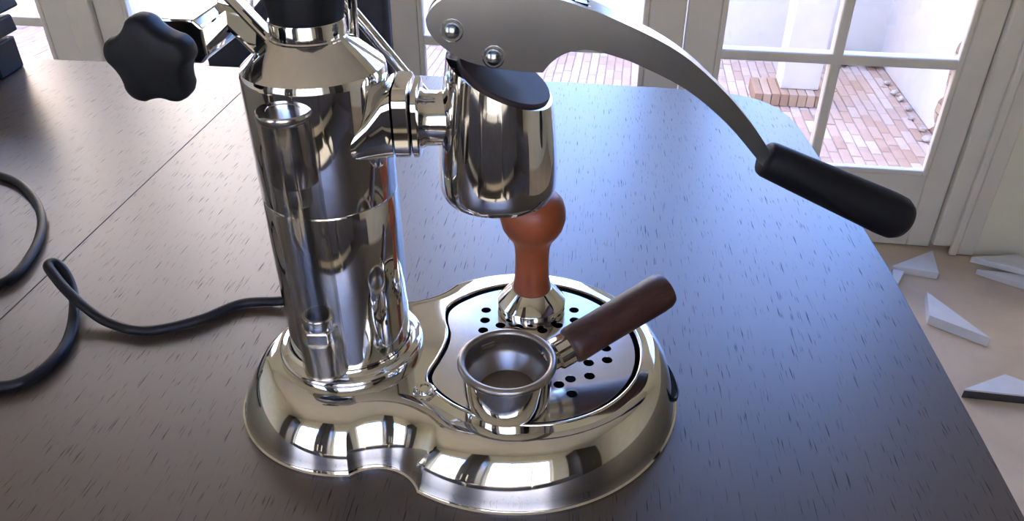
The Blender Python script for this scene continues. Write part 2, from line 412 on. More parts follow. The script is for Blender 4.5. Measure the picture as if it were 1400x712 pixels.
for ok, q, s in cells:
    p = hw((s, q, GZ)); dz = random.uniform(-0.003, 0.003); rz = -HA+random.uniform(-0.012, 0.012)
    if (q, s) in ids:
        o = bpy.data.objects.new('brick', brick_me); COL.objects.link(o); o.parent = court
        o.location = p+V((0, 0, dz)); o.rotation_euler = (random.uniform(-.01, .01), random.uniform(-.01, .01), rz)
    else:
        m_ = Matrix.Translation(p+V((0, 0, dz))) @ Matrix.Rotation(rz, 4, 'Z'); n0 = len(vs)
        vs += [m_ @ v for v in bv]; fs += [tuple(n0+i for i in f) for f in bf]
me = bpy.data.meshes.new('brick_field'); me.from_pydata(vs, [], fs); me.materials.append(M['paver_field'])
o = bpy.data.objects.new('brick_field', me); COL.objects.link(o); o.parent = court; o['kind'] = 'stuff'
# walls round the yard: low white one opposite, taller cream house on the far side, white side wall
HS = -2.9
hbox('wall_courtyard_far', [((HS+0.001, QF, GZ-0.08), (SR+0.3, QF+0.25, WT))], 'court_white', kind='structure')
hbox('wall_courtyard_house', [((SLW-0.3, QF, GZ-0.08), (HS, QF+3.0, 6.0))], 'court_pink', kind='structure')
hbox('wall_courtyard_left', [((SLW-0.3, QH, GZ-0.08), (SLW, QF, 4.5))], 'court_pink', kind='structure')
# side wall: plaster coat that breaks off in a ragged edge, bare brick behind it
hbox('wall_courtyard_right', [((SR+0.02, QH, GZ-0.08), (SR+0.3, QF, WT))], 'mortar', kind='structure')
wr = bpy.data.objects['wall_courtyard_right']
rag = []
RQ = 3.86
z = GZ
while z < WT-0.03:
    rag.append((RQ+random.uniform(-0.06, 0.09), z)); z += random.uniform(0.03, 0.10)
pts = [hw((SR+0.019, QF, GZ))] + [hw((SR+0.019, q, z)) for q, z in rag] + [hw((SR+0.019, QF, WT))]
link('plaster_coat', prism(B(), pts, -HD*0.026), 'court_white', wr, smooth=False)
z = GZ+0.004; r = 0
while z < WT-0.08:
    for k in range(3):
        q0 = RQ-0.30+k*0.22-(0.11 if r % 2 else 0); j = random.uniform(0, 0.003)
        hbox('brick', [((SR-0.002-j, q0, z), (SR+0.019, q0+0.21, z+0.066))], 'raw_brick', wr)
    z += 0.076; r += 1
# concrete post on a brick plinth
POST = V((2.335, 6.17, 0)); rel = POST-HP; ps, pq = rel.dot(HD), rel.dot(HN)
post = empty('veranda_post', hw((ps, pq, GZ)), 'white square post standing on a low brick plinth in the courtyard', 'post')
PH = 0.105
hbox('shaft', [((ps-0.15, pq-0.12, GZ+PH), (ps+0.15, pq+0.14, 2.6))], 'post_paint', post, bevel=0.01)
for k in range(8):
    a = ps-0.36+k*0.068
    hbox('brick', [((a+0.003, pq-0.24, GZ+0.004), (a+0.065, pq+0.14, GZ+PH-random.uniform(0, 0.006)))], 'raw_brick', post, bevel=0.004)
# wall pipe and rubble at the wall foot
pp = hw((0.63, QF-0.06, 0)); pipe = empty('downpipe', pp+V((0, 0, GZ)), 'thin white pipe running up the far courtyard wall', 'pipe')
link('pipe_run', tube(B(), [pp+V((0, 0, GZ+0.005)), pp+V((0, 0, WT-0.1))], 0.045, 14), 'post_paint', pipe)
for z in (GZ+0.24, GZ+1.4):
    link('clip', lathe(B(), [(0.0452, -0.02), (0.055, -0.02), (0.055, 0.02), (0.0452, 0.02)], pp+V((0, 0, z)), 16), 'dirt', pipe)
from mathutils import noise as mn
def rubble(s, q, size, lab, mat='dirt'):
    bm = B(); bmesh.ops.create_icosphere(bm, subdivisions=2, radius=size)
    sd = random.random()*50
    for v in bm.verts:
        v.co *= 1+0.5*mn.noise(v.co/size*1.3+V((sd, 0, 0))); v.co.z *= 0.6
    zmin = min(v.co.z for v in bm.verts); p = hw((s, q, GZ+0.004))
    for v in bm.verts: v.co = p+v.co-V((0, 0, zmin))
    tag(link('rubble_lump', bm, mat, None, ang=80, base=p), lab, 'rubble', 'rubble at the foot of the courtyard walls')
rubble(0.80, QF-0.14, 0.06, 'small dark rubble lump beside the white pipe on the far courtyard wall')
for s, q, z in ((1.03, QF-0.16, 0.09), (1.30, QF-0.17, 0.10)):
    rubble(s, q, z, 'dark rubble lump in the far corner of the courtyard')
for k in range(9):
    rubble(1.345+random.uniform(-0.02, 0.01), QF-0.55-k*0.2-random.uniform(0, 0.12), random.uniform(0.024, 0.038), 'small crumb of plaster lying along the foot of the white side wall', 'crumb')

# ------------------------------------------------------------------ table
TZ = 0.0
far = [(-1.30, 1.232), (-0.78, 1.170), (-0.40, 1.1237), (0.062, 1.0640), (0.20, 1.042)]
corner = catmull([V((0.20, 1.042, 0)), V((0.285, 1.022, 0)), V((0.330, 0.995, 0)), V((0.352, 0.945, 0)), V((0.3545, 0.860, 0)), V((0.340, 0.59, 0))], 8)
right = [(0.319, 0.379), (0.3118, 0.315), (0.300, 0.20), (0.290, 0.13), (0.262, 0.095), (0.21, 0.085)]
near = [(-0.5, 0.150), (-1.40, 0.245)]
def seam_x(y): return -0.3739+(y-0.9857)*0.0965
outline = [V((x, y, 0)) for x, y in far[:-1]] + corner + [V((x, y, 0)) for x, y in right+near]
table = empty('dining_table', (-0.35, 0.65, FZ), 'dark brown open-grained wooden table with a rounded corner', 'table')
ysm, yfm = 0.137, 1.1205
A = [(-0.37+0.0, 0)]
sy0, sy1 = 0.1365, 1.1205
main = [p for p in outline if p.x > seam_x(p.y)+0.001]
left = [p for p in outline if p.x < seam_x(p.y)-0.001]
g = 0.00035
main_o = [V((seam_x(sy1)+g, sy1, 0))] + main + [V((seam_x(sy0)+g, sy0, 0))]
left_o = [p for p in left if p.y > 0.7] + [V((seam_x(sy1)-g, sy1, 0)), V((seam_x(sy0)-g, sy0, 0))] + [p for p in left if p.y <= 0.7]
for ol in (main_o, left_o):
    link('tabletop_leaf', prism(B(), [p+V((0, 0, -0.028)) for p in ol], (0, 0, 0.028)), 'table', table, smooth=False, bevel=0.0007)
TR = lambda p: V((-0.48, 0.645, 0))+Matrix.Rotation(-GRAIN-0.02, 3, 'Z') @ V(p)
for lo, hi in (((-0.72, 0.36, -0.11), (0.70, 0.38, -0.0285)), ((-0.72, -0.40, -0.11), (0.70, -0.38, -0.0285)),
               ((0.68, -0.38, -0.11), (0.70, 0.36, -0.0285)), ((-0.72, -0.38, -0.11), (-0.70, 0.36, -0.0285))):
    link('apron', box(B(), lo, hi, TR), 'table', table, smooth=False)
for x in (-0.69, 0.67):
    for y in (-0.37, 0.35):
        bm = B(); box(bm, (x-0.03, y-0.03, FZ), (x+0.03, y+0.03, -0.0285), TR)
        link('leg', bm, 'table', table, smooth=False)

# ------------------------------------------------------------------ espresso machine
BC = V((-0.112, 0.430, 0))
mach = empty('lever_espresso_machine', (-0.05, 0.43, 0), 'chrome lever espresso machine with a tall round boiler and black-gripped lever', 'espresso machine')
def circ_x(c0, r0, c1, r1):
    d = (c1-c0).length; a = (d*d+r0*r0-r1*r1)/(2*d); h = math.sqrt(max(0, r0*r0-a*a))
    u = (c1-c0)/d; m = c0+u*a; w = V((-u.y, u.x))
    return m+w*h, m-w*h
def arc(c, r, p, q, n, ccw):
    a0 = math.atan2(p.y-c.y, p.x-c.x); a1 = math.atan2(q.y-c.y, q.x-c.x)
    if ccw and a1 <= a0: a1 += 2*PI
    if not ccw and a1 >= a0: a1 -= 2*PI
    return [V((c.x+r*math.cos(a0+(a1-a0)*k/n), c.y+r*math.sin(a0+(a1-a0)*k/n))) for k in range(n)]
def base_outline(t, grow=0.0):
    c1 = V((-0.110, 0.425)).lerp(V((-0.112, 0.4285)), t); r1 = 0.080+(0.049-0.080)*t+grow
    c2 = V((0.002, 0.430)).lerp(V((0.0115, 0.4285)), t); r2 = 0.115+(0.0845-0.115)*t+grow
    bf = V((-0.086, 0.322)); bb = V((-0.086, 0.5345)); rb = 0.0297+0.030*t-grow
    f1 = min(circ_x(c1, r1, bf, rb), key=lambda p: p.x); f2 = min(circ_x(c2, r2, bf, rb), key=lambda p: p.y)
    b1 = min(circ_x(c1, r1, bb, rb), key=lambda p: p.x); b2 = max(circ_x(c2, r2, bb, rb), key=lambda p: p.y)
    return arc(c1, r1, b1, f1, 56, True)+arc(bf, rb, f1, f2, 24, False)+arc(c2, r2, f2, b2, 110, True)+arc(bb, rb, b2, b1, 24, False)
prof = [(0.0, 0.0, 0.0016), (0.0, 0.0026, 0.0016), (0.0, 0.0032, 0.0003)] + [(a/31.0, b/1000.0, 0) for a, b in ((0.8, 5.2), (1.8, 9), (3.6, 14.5), (6.4, 20.6), (9.0, 25.0), (11.8, 29.0), (15.0, 32.6), (18.4, 35.7), (20.6, 37.4), (22.4, 38.5), (24.5, 39.2), (27.5, 39.8), (31.0, 40.0))]
bm = B(); rings = []
for t, z, gr in prof: rings.append([bm.verts.new((p.x, p.y, z)) for p in base_outline(t, gr)])
for a, b in zip(rings, rings[1:]):
    n = len(a)
    for k in range(n): bm.faces.new((a[k], a[(k+1) % n], b[(k+1) % n], b[k]))
base = link('base_shell', bm, 'chrome', mach, ang=20)
# tray opening
TC = V((0.0126, 0.429))
def tray_outline(sc):
    pts = [V((TC.x+0.0745*math.cos(a), TC.y+0.0745*math.sin(a))) for a in [math.radians(-118+243*k/70) for k in range(71)]]
    cut = [(-0.030, 0.4902), (-0.0405, 0.4815), (-0.0472, 0.4715), (-0.0478, 0.459), (-0.0448, 0.445), (-0.0455, 0.431), (-0.0492, 0.416), (-0.0535, 0.4035), (-0.0540, 0.3935), (-0.0480, 0.3835), (-0.036, 0.3720), (-0.0224, 0.3632)]
    pts += [V((p.x, p.y)) for p in catmull([V((x, y, 0)) for x, y in cut], 5)[1:-1]]
    cc = V((0.008, 0.429)); return [cc+(p-cc)*sc for p in pts]
top = filled([base_outline(1.0), tray_outline(1.035)], 0.0401, 0.0012)
link('base_top', top, 'chrome', mach, smooth=False, bevel=0.0)
# raised rolled lip round the opening
lip = [V((p.x, p.y, 0.0402)) for p in tray_outline(1.042)]
bm = B(); n = len(lip); rr = []
for i in range(n):
    t = (lip[(i+1) % n]-lip[i-1]).normalized(); o = V((t.y, -t.x, 0))
    rr.append([bm.verts.new(lip[i]+o*(0.0010*math.cos(a))+V((0, 0, 0.0008*math.sin(a)))) for a in [PI*k/6 for k in range(7)]])
for i in range(n):
    a, b = rr[i], rr[(i+1) % n]
    for k in range(6): bm.faces.new((a[k], a[k+1], b[k+1], b[k]))
link('opening_lip', bm, 'chrome', mach, ang=70)
bm = B(); ol = tray_outline(1.03)
a = [bm.verts.new((p.x, p.y, 0.039)) for p in ol]; b = [bm.verts.new((p.x, p.y, 0.016)) for p in ol]
for k in range(len(a)): bm.faces.new((a[k], a[(k+1) % len(a)], b[(k+1) % len(a)], b[k]))
bm.faces.new(b)
link('tray_well', bm, 'dark_well', mach, smooth=False)
# drip plate with punched holes
HR = 0.0037
def hole(x, y): return [V((x+HR*math.cos(2*PI*k/20), y+HR*math.sin(2*PI*k/20))) for k in range(20)]
holes = []
cx, cy = TC
for (dx, dy) in [(-0.032, 0.044), (-0.0325, 0.0315), (-0.0335, 0.0195), (-0.021, 0.0255), (-0.0095, 0.0195), (0.0, 0.013), (0.034, 0.044), (0.0335, 0.0315), (0.0335, 0.0195), (0.021, 0.0255), (0.0095, 0.0195),
                 (0.0265, -0.0475), (0.0265, -0.033), (0.0395, -0.030), (0.0185, -0.0385), (0.053, -0.0135), (0.040, -0.0165), (0.0665-0.013, -0.001), (-0.0265, -0.0475), (-0.0265, -0.033), (-0.0395, -0.030), (-0.0185, -0.0385), (0, -0.03)]:
    holes.append(hole(cx+dx, cy+dy))
tray = empty('drip_tray', (cx, cy, 0.036), 'satin steel drip tray plate with clusters of round holes set in the machine base', 'drip tray')
PZ = 0.0385
link('plate', filled([tray_outline(0.985)]+holes, PZ, 0.0012), 'plate_steel', tray, smooth=False)
bm = B(); ol = tray_outline(0.983)
a = [bm.verts.new((p.x, p.y, PZ-0.0013)) for p in ol]; b = [bm.verts.new((p.x*0.98+0.0002, 0.429+(p.y-0.429)*0.98, 0.0165)) for p in ol]
for k in range(len(a)): bm.faces.new((a[k], a[(k+1) % len(a)], b[(k+1) % len(a)], b[k]))
bm.faces.new(b)
link('tray_pan', bm, 'dark_well', tray, smooth=False)
# screw on the base and rocker switch on its side
sc = V((-0.0570, 0.3815, 0.0400))
scr = link('screw', lathe(B(), [(0.0075, 0), (0.0075, 0.001), (0.0062, 0.0018), (0.0055, 0.0018), (0.0055, 0.0040), (0.0048, 0.0048), (0.003, 0.0048), (0.003, 0.0038), (0, 0.0038)], sc, 32), 'chrome', mach)
sw_p = V((0.1085, 0.4110, 0.0235)); sw_d = V((0.83, -0.14, 0.54)).normalized()
m4 = axis_mat(sw_p-sw_d*0.006, sw_p+sw_d)
sw = link('switch', lathe(B(), [(0.0150, 0), (0.0150, 0.0060), (0.0140, 0.0070), (0.0128, 0.0070), (0.0122, 0.0058), (0, 0.0058)], seg=32, mat4=m4), 'black_plastic', mach)
# boiler
bz = 0.040
fl = [(0.0415, bz), (0.0492, bz), (0.0492, bz+0.004), (0.0486, bz+0.0062), (0.0470, bz+0.0072), (0.0445, bz+0.0076), (0.0425, bz+0.0086), (0.0413, bz+0.011)]
link('boiler_flange', lathe(B(), [(r, z) for r, z in fl], BC, 96), 'chrome', mach, ang=60)
bo = [(0.0405, bz), (0.0408, bz+0.012), (0.0411, 0.10), (0.0411, 0.1640), (0.0407, 0.1650), (0.0411, 0.1662), (0.0411, 0.2385), (0.0409, 0.2410), (0.0402, 0.2430), (0.0385, 0.2447), (0.0220, 0.2585), (0.0210, 0.2590)]
bm = lathe(B(), bo, BC, 128)
link('boiler', bm, 'chrome', mach, ang=22)
capo = link('cap_ring', lathe(B(), [(0.0205, 0.2578), (0.0218, 0.2582), (0.0218, 0.2595), (0.0211, 0.2602), (0.0211, 0.2680), (0.0206, 0.2690), (0.0190, 0.2690)], BC, 72), 'chrome', mach)
bm = lathe(B(), [(0.0, 0.2680), (0.0190, 0.2680), (0.0200, 0.2695), (0.0208, 0.2730), (0.0216, 0.280), (0.0218, 0.292), (0.0212, 0.302), (0.0190, 0.309), (0.0140, 0.3135), (0, 0.3150)], BC, 72,
           rfun=lambda a: 1+0.015*math.cos(10*a))
link('boiler_cap', bm, 'black_plastic', mach, ang=60)
# sight glass
SG = V((-0.1205, 0.3900, 0))
s0 = link('sight_glass_cap', lathe(B(), [(0, 0.2319), (0.0094, 0.2319), (0.0096, 0.2322), (0.0144, 0.2322), (0.0151, 0.2315), (0.0153, 0.2300), (0.0150, 0.2282), (0.0136, 0.2268), (0.0132, 0.1905), (0.0120, 0.1890), (0, 0.1890)], SG, 48), 'cap_steel', mach, ang=40)
link('sight_glass_neck', lathe(B(), [(0, 0.189), (0.0082, 0.189), (0.0082, 0.1770), (0.0070, 0.1750), (0, 0.1750)], SG, 36), 'satin_steel', s0)
link('sight_glass_shield', lathe(B(), [(0.0146, 0.2262), (0.0146, 0.0560), (0.0136, 0.0560), (0.0136, 0.2262)], SG, 48), 'tube_glass', mach)
link('sight_glass_tube', lathe(B(), [(0.0058, 0.178), (0.0058, 0.0925), (0.0047, 0.0925), (0.0047, 0.178)], SG, 32), 'tube_glass', mach)
s1 = link('sight_glass_foot', lathe(B(), [(0, 0.0530), (0.0140, 0.0530), (0.0143, 0.0545), (0.0132, 0.0565), (0.0132, 0.0790), (0.0124, 0.0805), (0, 0.0805)], SG, 48), 'satin_steel', mach, ang=40)
bm = lathe(B(), [(0.0050, 0.0800), (0.0118, 0.0800), (0.0122, 0.0815), (0.0122, 0.0880), (0.0112, 0.0895), (0.0080, 0.0895)], SG, 6)
link('hex_nut', bm, 'chrome', s1, smooth=False, bevel=0.0006)
link('nut_collar', lathe(B(), [(0.0100, 0.0890), (0.0105, 0.0960), (0.0098, 0.0975), (0.0080, 0.0975), (0.0078, 0.090)], SG, 36), 'chrome', s1)
# group: neck from the boiler, plates, bell
GC = V((-0.0085, 0.427, 0)); NZ = 0.2125
bm = B()
def rrect(x, hy, hz, e, n=5, cy=0.427, cz=NZ):
    out = []
    for (sy, sz, a0) in ((1, 1, 0), (-1, 1, 90), (-1, -1, 180), (1, -1, 270)):
        for k in range(n+1):
            a = math.radians(a0+90*k/n); out.append(V((x, cy+sy*(hy-e)+e*math.cos(a), cz+sz*(hz-e)+e*math.sin(a))))
    return out
def loft(bm, secs, caps=True):
    rg = [[bm.verts.new(p) for p in s] for s in secs]
    for a, b in zip(rg, rg[1:]):
        for k in range(len(a)): bm.faces.new((a[k], a[(k+1) % len(a)], b[(k+1) % len(a)], b[k]))
    if caps: bm.faces.new(rg[0][::-1]); bm.faces.new(rg[-1])
    return bm
loft(bm, [rrect(-0.102, 0.034, 0.0070, 0.005, cz=0.2030), rrect(-0.090, 0.0315, 0.0085, 0.006, cz=0.2045), rrect(-0.080, 0.0275, 0.0130, 0.007, cz=0.2085), rrect(-0.072, 0.0232, 0.0188, 0.008, cz=0.2130), rrect(-0.0675, 0.0222, 0.0202, 0.009, cz=0.2140)])
link('neck_saddle', bm, 'chrome', mach, ang=40)
link('neck_plate', loft(B(), [rrect(-0.0670, 0.0205, 0.0195, 0.008, cz=0.214), rrect(-0.0662, 0.0217, 0.0206, 0.009, cz=0.214), rrect(-0.0585, 0.0217, 0.0206, 0.009, cz=0.214), rrect(-0.0577, 0.0205, 0.0195, 0.008, cz=0.214)]), 'chrome', mach, ang=40)
link('neck_plate', loft(B(), [rrect(-0.0570, 0.0190, 0.0190, 0.009), rrect(-0.0562, 0.0202, 0.0202, 0.010), rrect(-0.0535, 0.0202, 0.0202, 0.010), rrect(-0.0527, 0.0190, 0.0190, 0.009)]), 'chrome', mach, ang=40)
m4 = axis_mat((-0.0535, 0.427, NZ-0.001), (0, 0.427, NZ-0.001))
link('group_neck', lathe(B(), [(0, 0), (0.0178, 0), (0.0172, 0.002), (0.0160, 0.004), (0.0158, 0.012), (0.0165, 0.018), (0.017, 0.03), (0, 0.03)], seg=48, mat4=m4), 'chrome', mach, ang=50)
bell = [(0, 0.1615), (0.0270, 0.1615), (0.0305, 0.1618), (0.0330, 0.1632), (0.0348, 0.1665), (0.0355, 0.1710), (0.0356, 0.178), (0.0351, 0.190), (0.0340, 0.203), (0.0325, 0.217), (0.0306, 0.2330), (0.0288, 0.2450), (0.0275, 0.2560), (0.026, 0.262)]
bm = lathe(B(), bell, GC, 96)
co = V((-0.0045, 0.427, 0.2355)); no = V((0.40, -0.10, 0.91)).normalized()
geom = bm.verts[:]+bm.edges[:]+bm.faces[:]
r = bmesh.ops.bisect_plane(bm, geom=geom, plane_co=co, plane_no=no, clear_outer=True)
ed = [e_ for e_ in r['geom_cut'] if isinstance(e_, bmesh.types.BMEdge)]
bmesh.ops.holes_fill(bm, edges=ed, sides=0)
link('group_bell', bm, 'chrome', mach, ang=30, bevel=0.0)
m4 = Matrix.Translation(co) @ V((0, 0, 1)).rotation_difference(no).to_matrix().to_4x4()
m4 = Matrix.Translation(co) @ V((0, 0, 1)).rotation_difference(no).to_matrix().to_4x4()
link('group_cover', lathe(B(), [(0.0, 0.0), (0.0283, 0.0), (0.0283, 0.0012), (0.0275, 0.002), (0.0, 0.002)], seg=72, mat4=m4), 'gunmetal', mach)  # added disc: the lever's dark reflection on the bell top, painted as colour
# lever: outline in the x-z plane (front face), extruded in depth
LY = 0.4135
def unproj(u, v, Y):
    c, s = math.cos(PITCH), math.sin(PITCH); x = (u-700)/F_PX; y = (v-356)/F_PX
    d = V((x, c-y*s, -(s+y*c))); return V((0, 0, CAM_Z))+d*(Y/d.y)
def smooth2(pts, n=4): return [(p.x, p.y) for p in catmull([V((x, z, 0)) for x, z in pts], n)]
LEV_LOW = smooth2([(-0.0455, 0.2680), (-0.0440, 0.2640), (-0.0395, 0.2585), (-0.0300, 0.2512), (-0.0180, 0.2465), (0.0000, 0.2435), (0.0160, 0.2422)], 2)[:-1] + smooth2([(0.0170, 0.2424), (0.0205, 0.2470), (0.0255, 0.2512), (0.0317, 0.2540), (0.0385, 0.2550), (0.0460, 0.2543), (0.0580, 0.2506),
           (0.070, 0.2459), (0.0968, 0.2321), (0.1232, 0.2111), (0.1460, 0.1868), (0.1500, 0.1825)], 4)
LEV_TOP = smooth2([(0.1555, 0.1880), (0.1480, 0.1982), (0.1370, 0.2118), (0.1205, 0.2291), (0.0985, 0.2479), (0.0781, 0.2604), (0.0494, 0.2736), (0.0388, 0.2775), (0.0200, 0.2830), (-0.0050, 0.2860), (-0.0250, 0.2850), (-0.0370, 0.2815), (-0.0430, 0.2765), (-0.0458, 0.2715)], 3)
def xz(pts, y): return [V((x, y, z)) for x, z in pts]
lev_o = LEV_LOW+LEV_TOP
lv = empty('lever', (0, 0.427, 0.26)); lv.parent = mach; lv.location = V((0, 0.427, 0.26))-V(mach.location)
def plate_between(pts, y0, y1): return prism(B(), xz(pts, y0), (0, y1-y0, 0))
bm = B()
prism(bm, xz(lev_o, 0.4165), (0, 0.0065, 0)); prism(bm, xz(lev_o, 0.4315), (0, 0.0065, 0))
core = [(x, z) for x, z in LEV_LOW if x > -0.02]+[(x, z) for x, z in LEV_TOP if x > 0.03]+[(0.0405, 0.2775), (0.0385, 0.2700), (0.0100, 0.2740), (-0.02, 0.2700)]
prism(bm, xz(core, 0.4225), (0, 0.0095, 0))
for v in bm.verts:                                            # the arm narrows towards its grip
    k = min(1, max(0, (v.co.x-0.045)/0.10)); v.co.y = 0.427+(v.co.y-0.427)*(1-0.42*k)
link('lever_arm', bm, 'lever_metal', lv, ang=30, bevel=0.0014, bseg=3)
GA, GB = V((0.1510, 0.427, 0.1862)), V((0.2465, 0.427, 0.1425))
gm4 = axis_mat(GA, GB); gl = (GB-GA).length
link('lever_grip', lathe(B(), [(0, 0), (0.0085, 0), (0.0102, 0.0010), (0.0110, 0.0035), (0.0120, 0.03), (0.0132, 0.065), (0.0141, gl-0.014), (0.0138, gl-0.006), (0.0118, gl-0.0015), (0.0075, gl+0.0004), (0, gl+0.001)], seg=48, mat4=gm4), 'black_rubber', lv, ang=50)
for (x, z) in ((-0.0320, 0.2655), (-0.0100, 0.2512)):
    m4 = axis_mat((x, 0.4170, z), (x, 0.40, z))
    w = link('washer', lathe(B(), [(0.0035, 0), (0.0062, 0), (0.0062, 0.001), (0.0055, 0.0015), (0.0035, 0.0015)], seg=32, mat4=m4), 'lever_metal', lv)
    link('pivot_bolt', lathe(B(), [(0, 0), (0.0042, 0), (0.0042, 0.0022), (0.0036, 0.0042), (0.0020, 0.0052), (0, 0.0054)], seg=28, mat4=m4), 'lever_metal', lv)
# steam valve: star knob, chamfered block, link pipe, wand
KP0 = V((-0.1830, 0.3800, 0.2588)); KD = V((0.13, 0.985, 0.03)).normalized()
def axm(off): return Matrix.Translation(KP0+KD*off) @ V((0, 0, 1)).rotation_difference(KD).to_matrix().to_4x4()
valve = empty('steam_valve', KP0+KD*0.06); valve.parent = mach; valve.location = (KP0+KD*0.06)-V(mach.location)
def star(a):
    c = math.cos(5*(a-math.radians(KPH))); return 0.90+0.10*math.copysign(abs(c)**0.75, c)
KPH = -28
bm = B()
lathe(bm, [(0, -0.0015), (0.010, -0.0012), (0.0190, 0.0), (0.0218, 0.0012), (0.0232, 0.0035), (0.0237, 0.0070), (0.0234, 0.0125), (0.0222, 0.0155), (0.0195, 0.0172), (0.013, 0.0180), (0.0105, 0.0200), (0.0100, 0.028), (0, 0.028)], seg=100, mat4=axm(0), rfun=None)
# lobes: push the rim in between them, fading to the hub
inv = axm(0).inverted(); fw = axm(0)
for v in bm.verts:
    p = inv @ v.co; rr = math.hypot(p.x, p.y)
    if rr > 0.012:
        k = star(math.atan2(p.y, p.x)); k = 1+(k-1)*min(1, (rr-0.012)/0.008)
        p.x *= k; p.y *= k; v.co = fw @ p
link('steam_knob', bm, 'black_plastic', valve, ang=60)
X = V((0, 0, 1)).cross(KD).normalized()*-1; Zv = KD.cross(X)*-1
if Zv.z < 0: Zv = -Zv
def oct_sec(off, w, h, ch):
    c = KP0+KD*off+V((0.006, 0, 0.003))
    return [c+X*x+Zv*z for x, z in ((-w+ch, -h), (w-ch, -h), (w, -h+ch), (w, h-ch), (w-ch, h), (-w+ch, h), (-w, h-ch), (-w, -h+ch))]
link('valve_block', loft(B(), [oct_sec(0.027, 0.0128, 0.0118, 0.004), oct_sec(0.075, 0.0128, 0.0118, 0.004)]), 'chrome', valve, smooth=False, bevel=0.0012)
link('valve_stem', lathe(B(), [(0, 0.018), (0.007, 0.018), (0.007, 0.030), (0, 0.030)], seg=32, mat4=axm(0)), 'black_plastic', valve)
c = KP0+KD*0.075+V((0.006, 0, 0.003))
link('valve_body', lathe(B(), [(0, 0), (0.0105, 0), (0.0112, 0.002), (0.0112, 0.020), (0.0100, 0.024), (0, 0.025)], seg=40, mat4=axis_mat(c, c+KD)), 'chrome', valve)
bm = B()
p0 = V((-0.1570, 0.4420, 0.2700)); p1 = V((-0.1290, 0.4300, 0.2440))
dd = (p1-p0).normalized(); sx = dd.cross(V((0, 1, 0))).normalized(); sy = dd.cross(sx).normalized()
def sec(p, a, b, e): return [p+sx*x+sy*y for x, y in ((-a+e, -b), (a-e, -b), (a, -b+e), (a, b-e), (a-e, b), (-a+e, b), (-a, b-e), (-a, -b+e))]
loft(bm, [sec(p0-dd*0.006, 0.0082, 0.0075, 0.0025), sec(p0, 0.0082, 0.0075, 0.0025), sec(p1, 0.0075, 0.0070, 0.0025)])
link('valve_link', bm, 'chrome', valve, smooth=False, bevel=0.0012)
wp = catmull([V((-0.166, 0.474, 0.268)), V((-0.163, 0.492, 0.288)), V((-0.150, 0.497, 0.303)), V((-0.130, 0.489, 0.300)), V((-0.1150, 0.487, 0.2800)), V((-0.0975, 0.487, 0.2560)), V((-0.0828, 0.487, 0.2361)), V((-0.0724, 0.487, 0.2219)), V((-0.0610, 0.487, 0.2065))], 8)
wd = link('steam_wand', tube(B(), wp, 0.0036, 18), 'chrome', valve)
link('wand_tip', lathe(B(), [(0, 0), (0.0048, 0), (0.0052, 0.002), (0.0052, 0.010), (0.0038, 0.016), (0, 0.017)], seg=24, mat4=axis_mat(wp[-2], wp[-1])), 'chrome', wd)
link('relief_stem', tube(B(), [V((-0.0900, 0.4440, 0.2520)), V((-0.0890, 0.4440, 0.2760)), V((-0.0895, 0.4440, 0.3000))], 0.0027, 14), 'chrome', mach)
# power cord
def at_z(u, v, z):
    c, s_ = math.cos(PITCH), math.sin(PITCH); x = (u-700)/F_PX; y = (v-356)/F_PX
    d = V((x, c-y*s_, -(s_+y*c))); return V((0, 0, CAM_Z))+d*((z-CAM_Z)/d.z)
ZC = 0.0045
cp = [V((-0.128, 0.512, 0.022)), V((-0.160, 0.531, 0.011))]+[at_z(*p) for p in ((385, 411, 0.0055), (330, 415, ZC), (270, 438, ZC), (200, 452, ZC), (150, 441, 0.006), (118, 421, 0.012), (92, 398, 0.020), (73, 375, 0.027),
      (66, 363, 0.030), (75, 359, 0.029), (89, 373, 0.022), (98, 394, 0.013), (102, 418, 0.0075), (97, 453, ZC), (80, 485, ZC), (43, 516, ZC), (0, 528, ZC))] \
     + [V((-0.420, 0.432, ZC)), V((-0.500, 0.465, ZC)), V((-0.535, 0.510, ZC)), V((-0.500, 0.545, ZC))] + [at_z(*p) for p in ((0, 388, ZC), (44, 346, ZC), (57, 300, ZC), (40, 263, ZC), (0, 240, ZC))] + [V((-0.65, 0.79, ZC)), V((-0.80, 0.83, ZC)), V((-0.95, 0.83, ZC))]
link('power_cord', tube(B(), catmull([V(p) for p in cp], 8), 0.0042, 14), 'cord', mach)
for x, y in ((-0.16, 0.43), (0.05, 0.36), (0.05, 0.50), (-0.05, 0.43)):
    link('foot', lathe(B(), [(0, 0.0002), (0.008, 0.0002), (0.008, 0.003), (0, 0.003)], (x, y, 0), 16), 'black_rubber', mach)

# ------------------------------------------------------------------ tamper
TPZ = PZ+0.0004; TP = V((0.0145, 0.4745, TPZ))
tam = empty('coffee_tamper', TP, 'tamper with orange-brown turned wood handle and polished round steel foot', 'tamper')
link('tamper_foot', lathe(B(), [(0, 0), (0.0247, 0), (0.0253, 0.0006), (0.0253, 0.0085), (0.0248, 0.0094), (0.0150, 0.0200), (0.0138, 0.0203), (0, 0.0203)], TP, 72), 'chrome', tam, ang=30)
link('tamper_handle', lathe(B(), [(0, 0.0200), (0.0138, 0.0200), (0.0141, 0.0215), (0.0136, 0.0240), (0.0126, 0.0300), (0.0122, 0.038), (0.0122, 0.048), (0.0127, 0.0555), (0.0145, 0.0615), (0.0180, 0.0660), (0.0212, 0.0715), (0.0230, 0.0785), (0.0229, 0.0850), (0.0210, 0.0915), (0.0170, 0.0962), (0.010, 0.0990), (0, 0.1000)], TP, 64), 'red_wood', tam, ang=60)

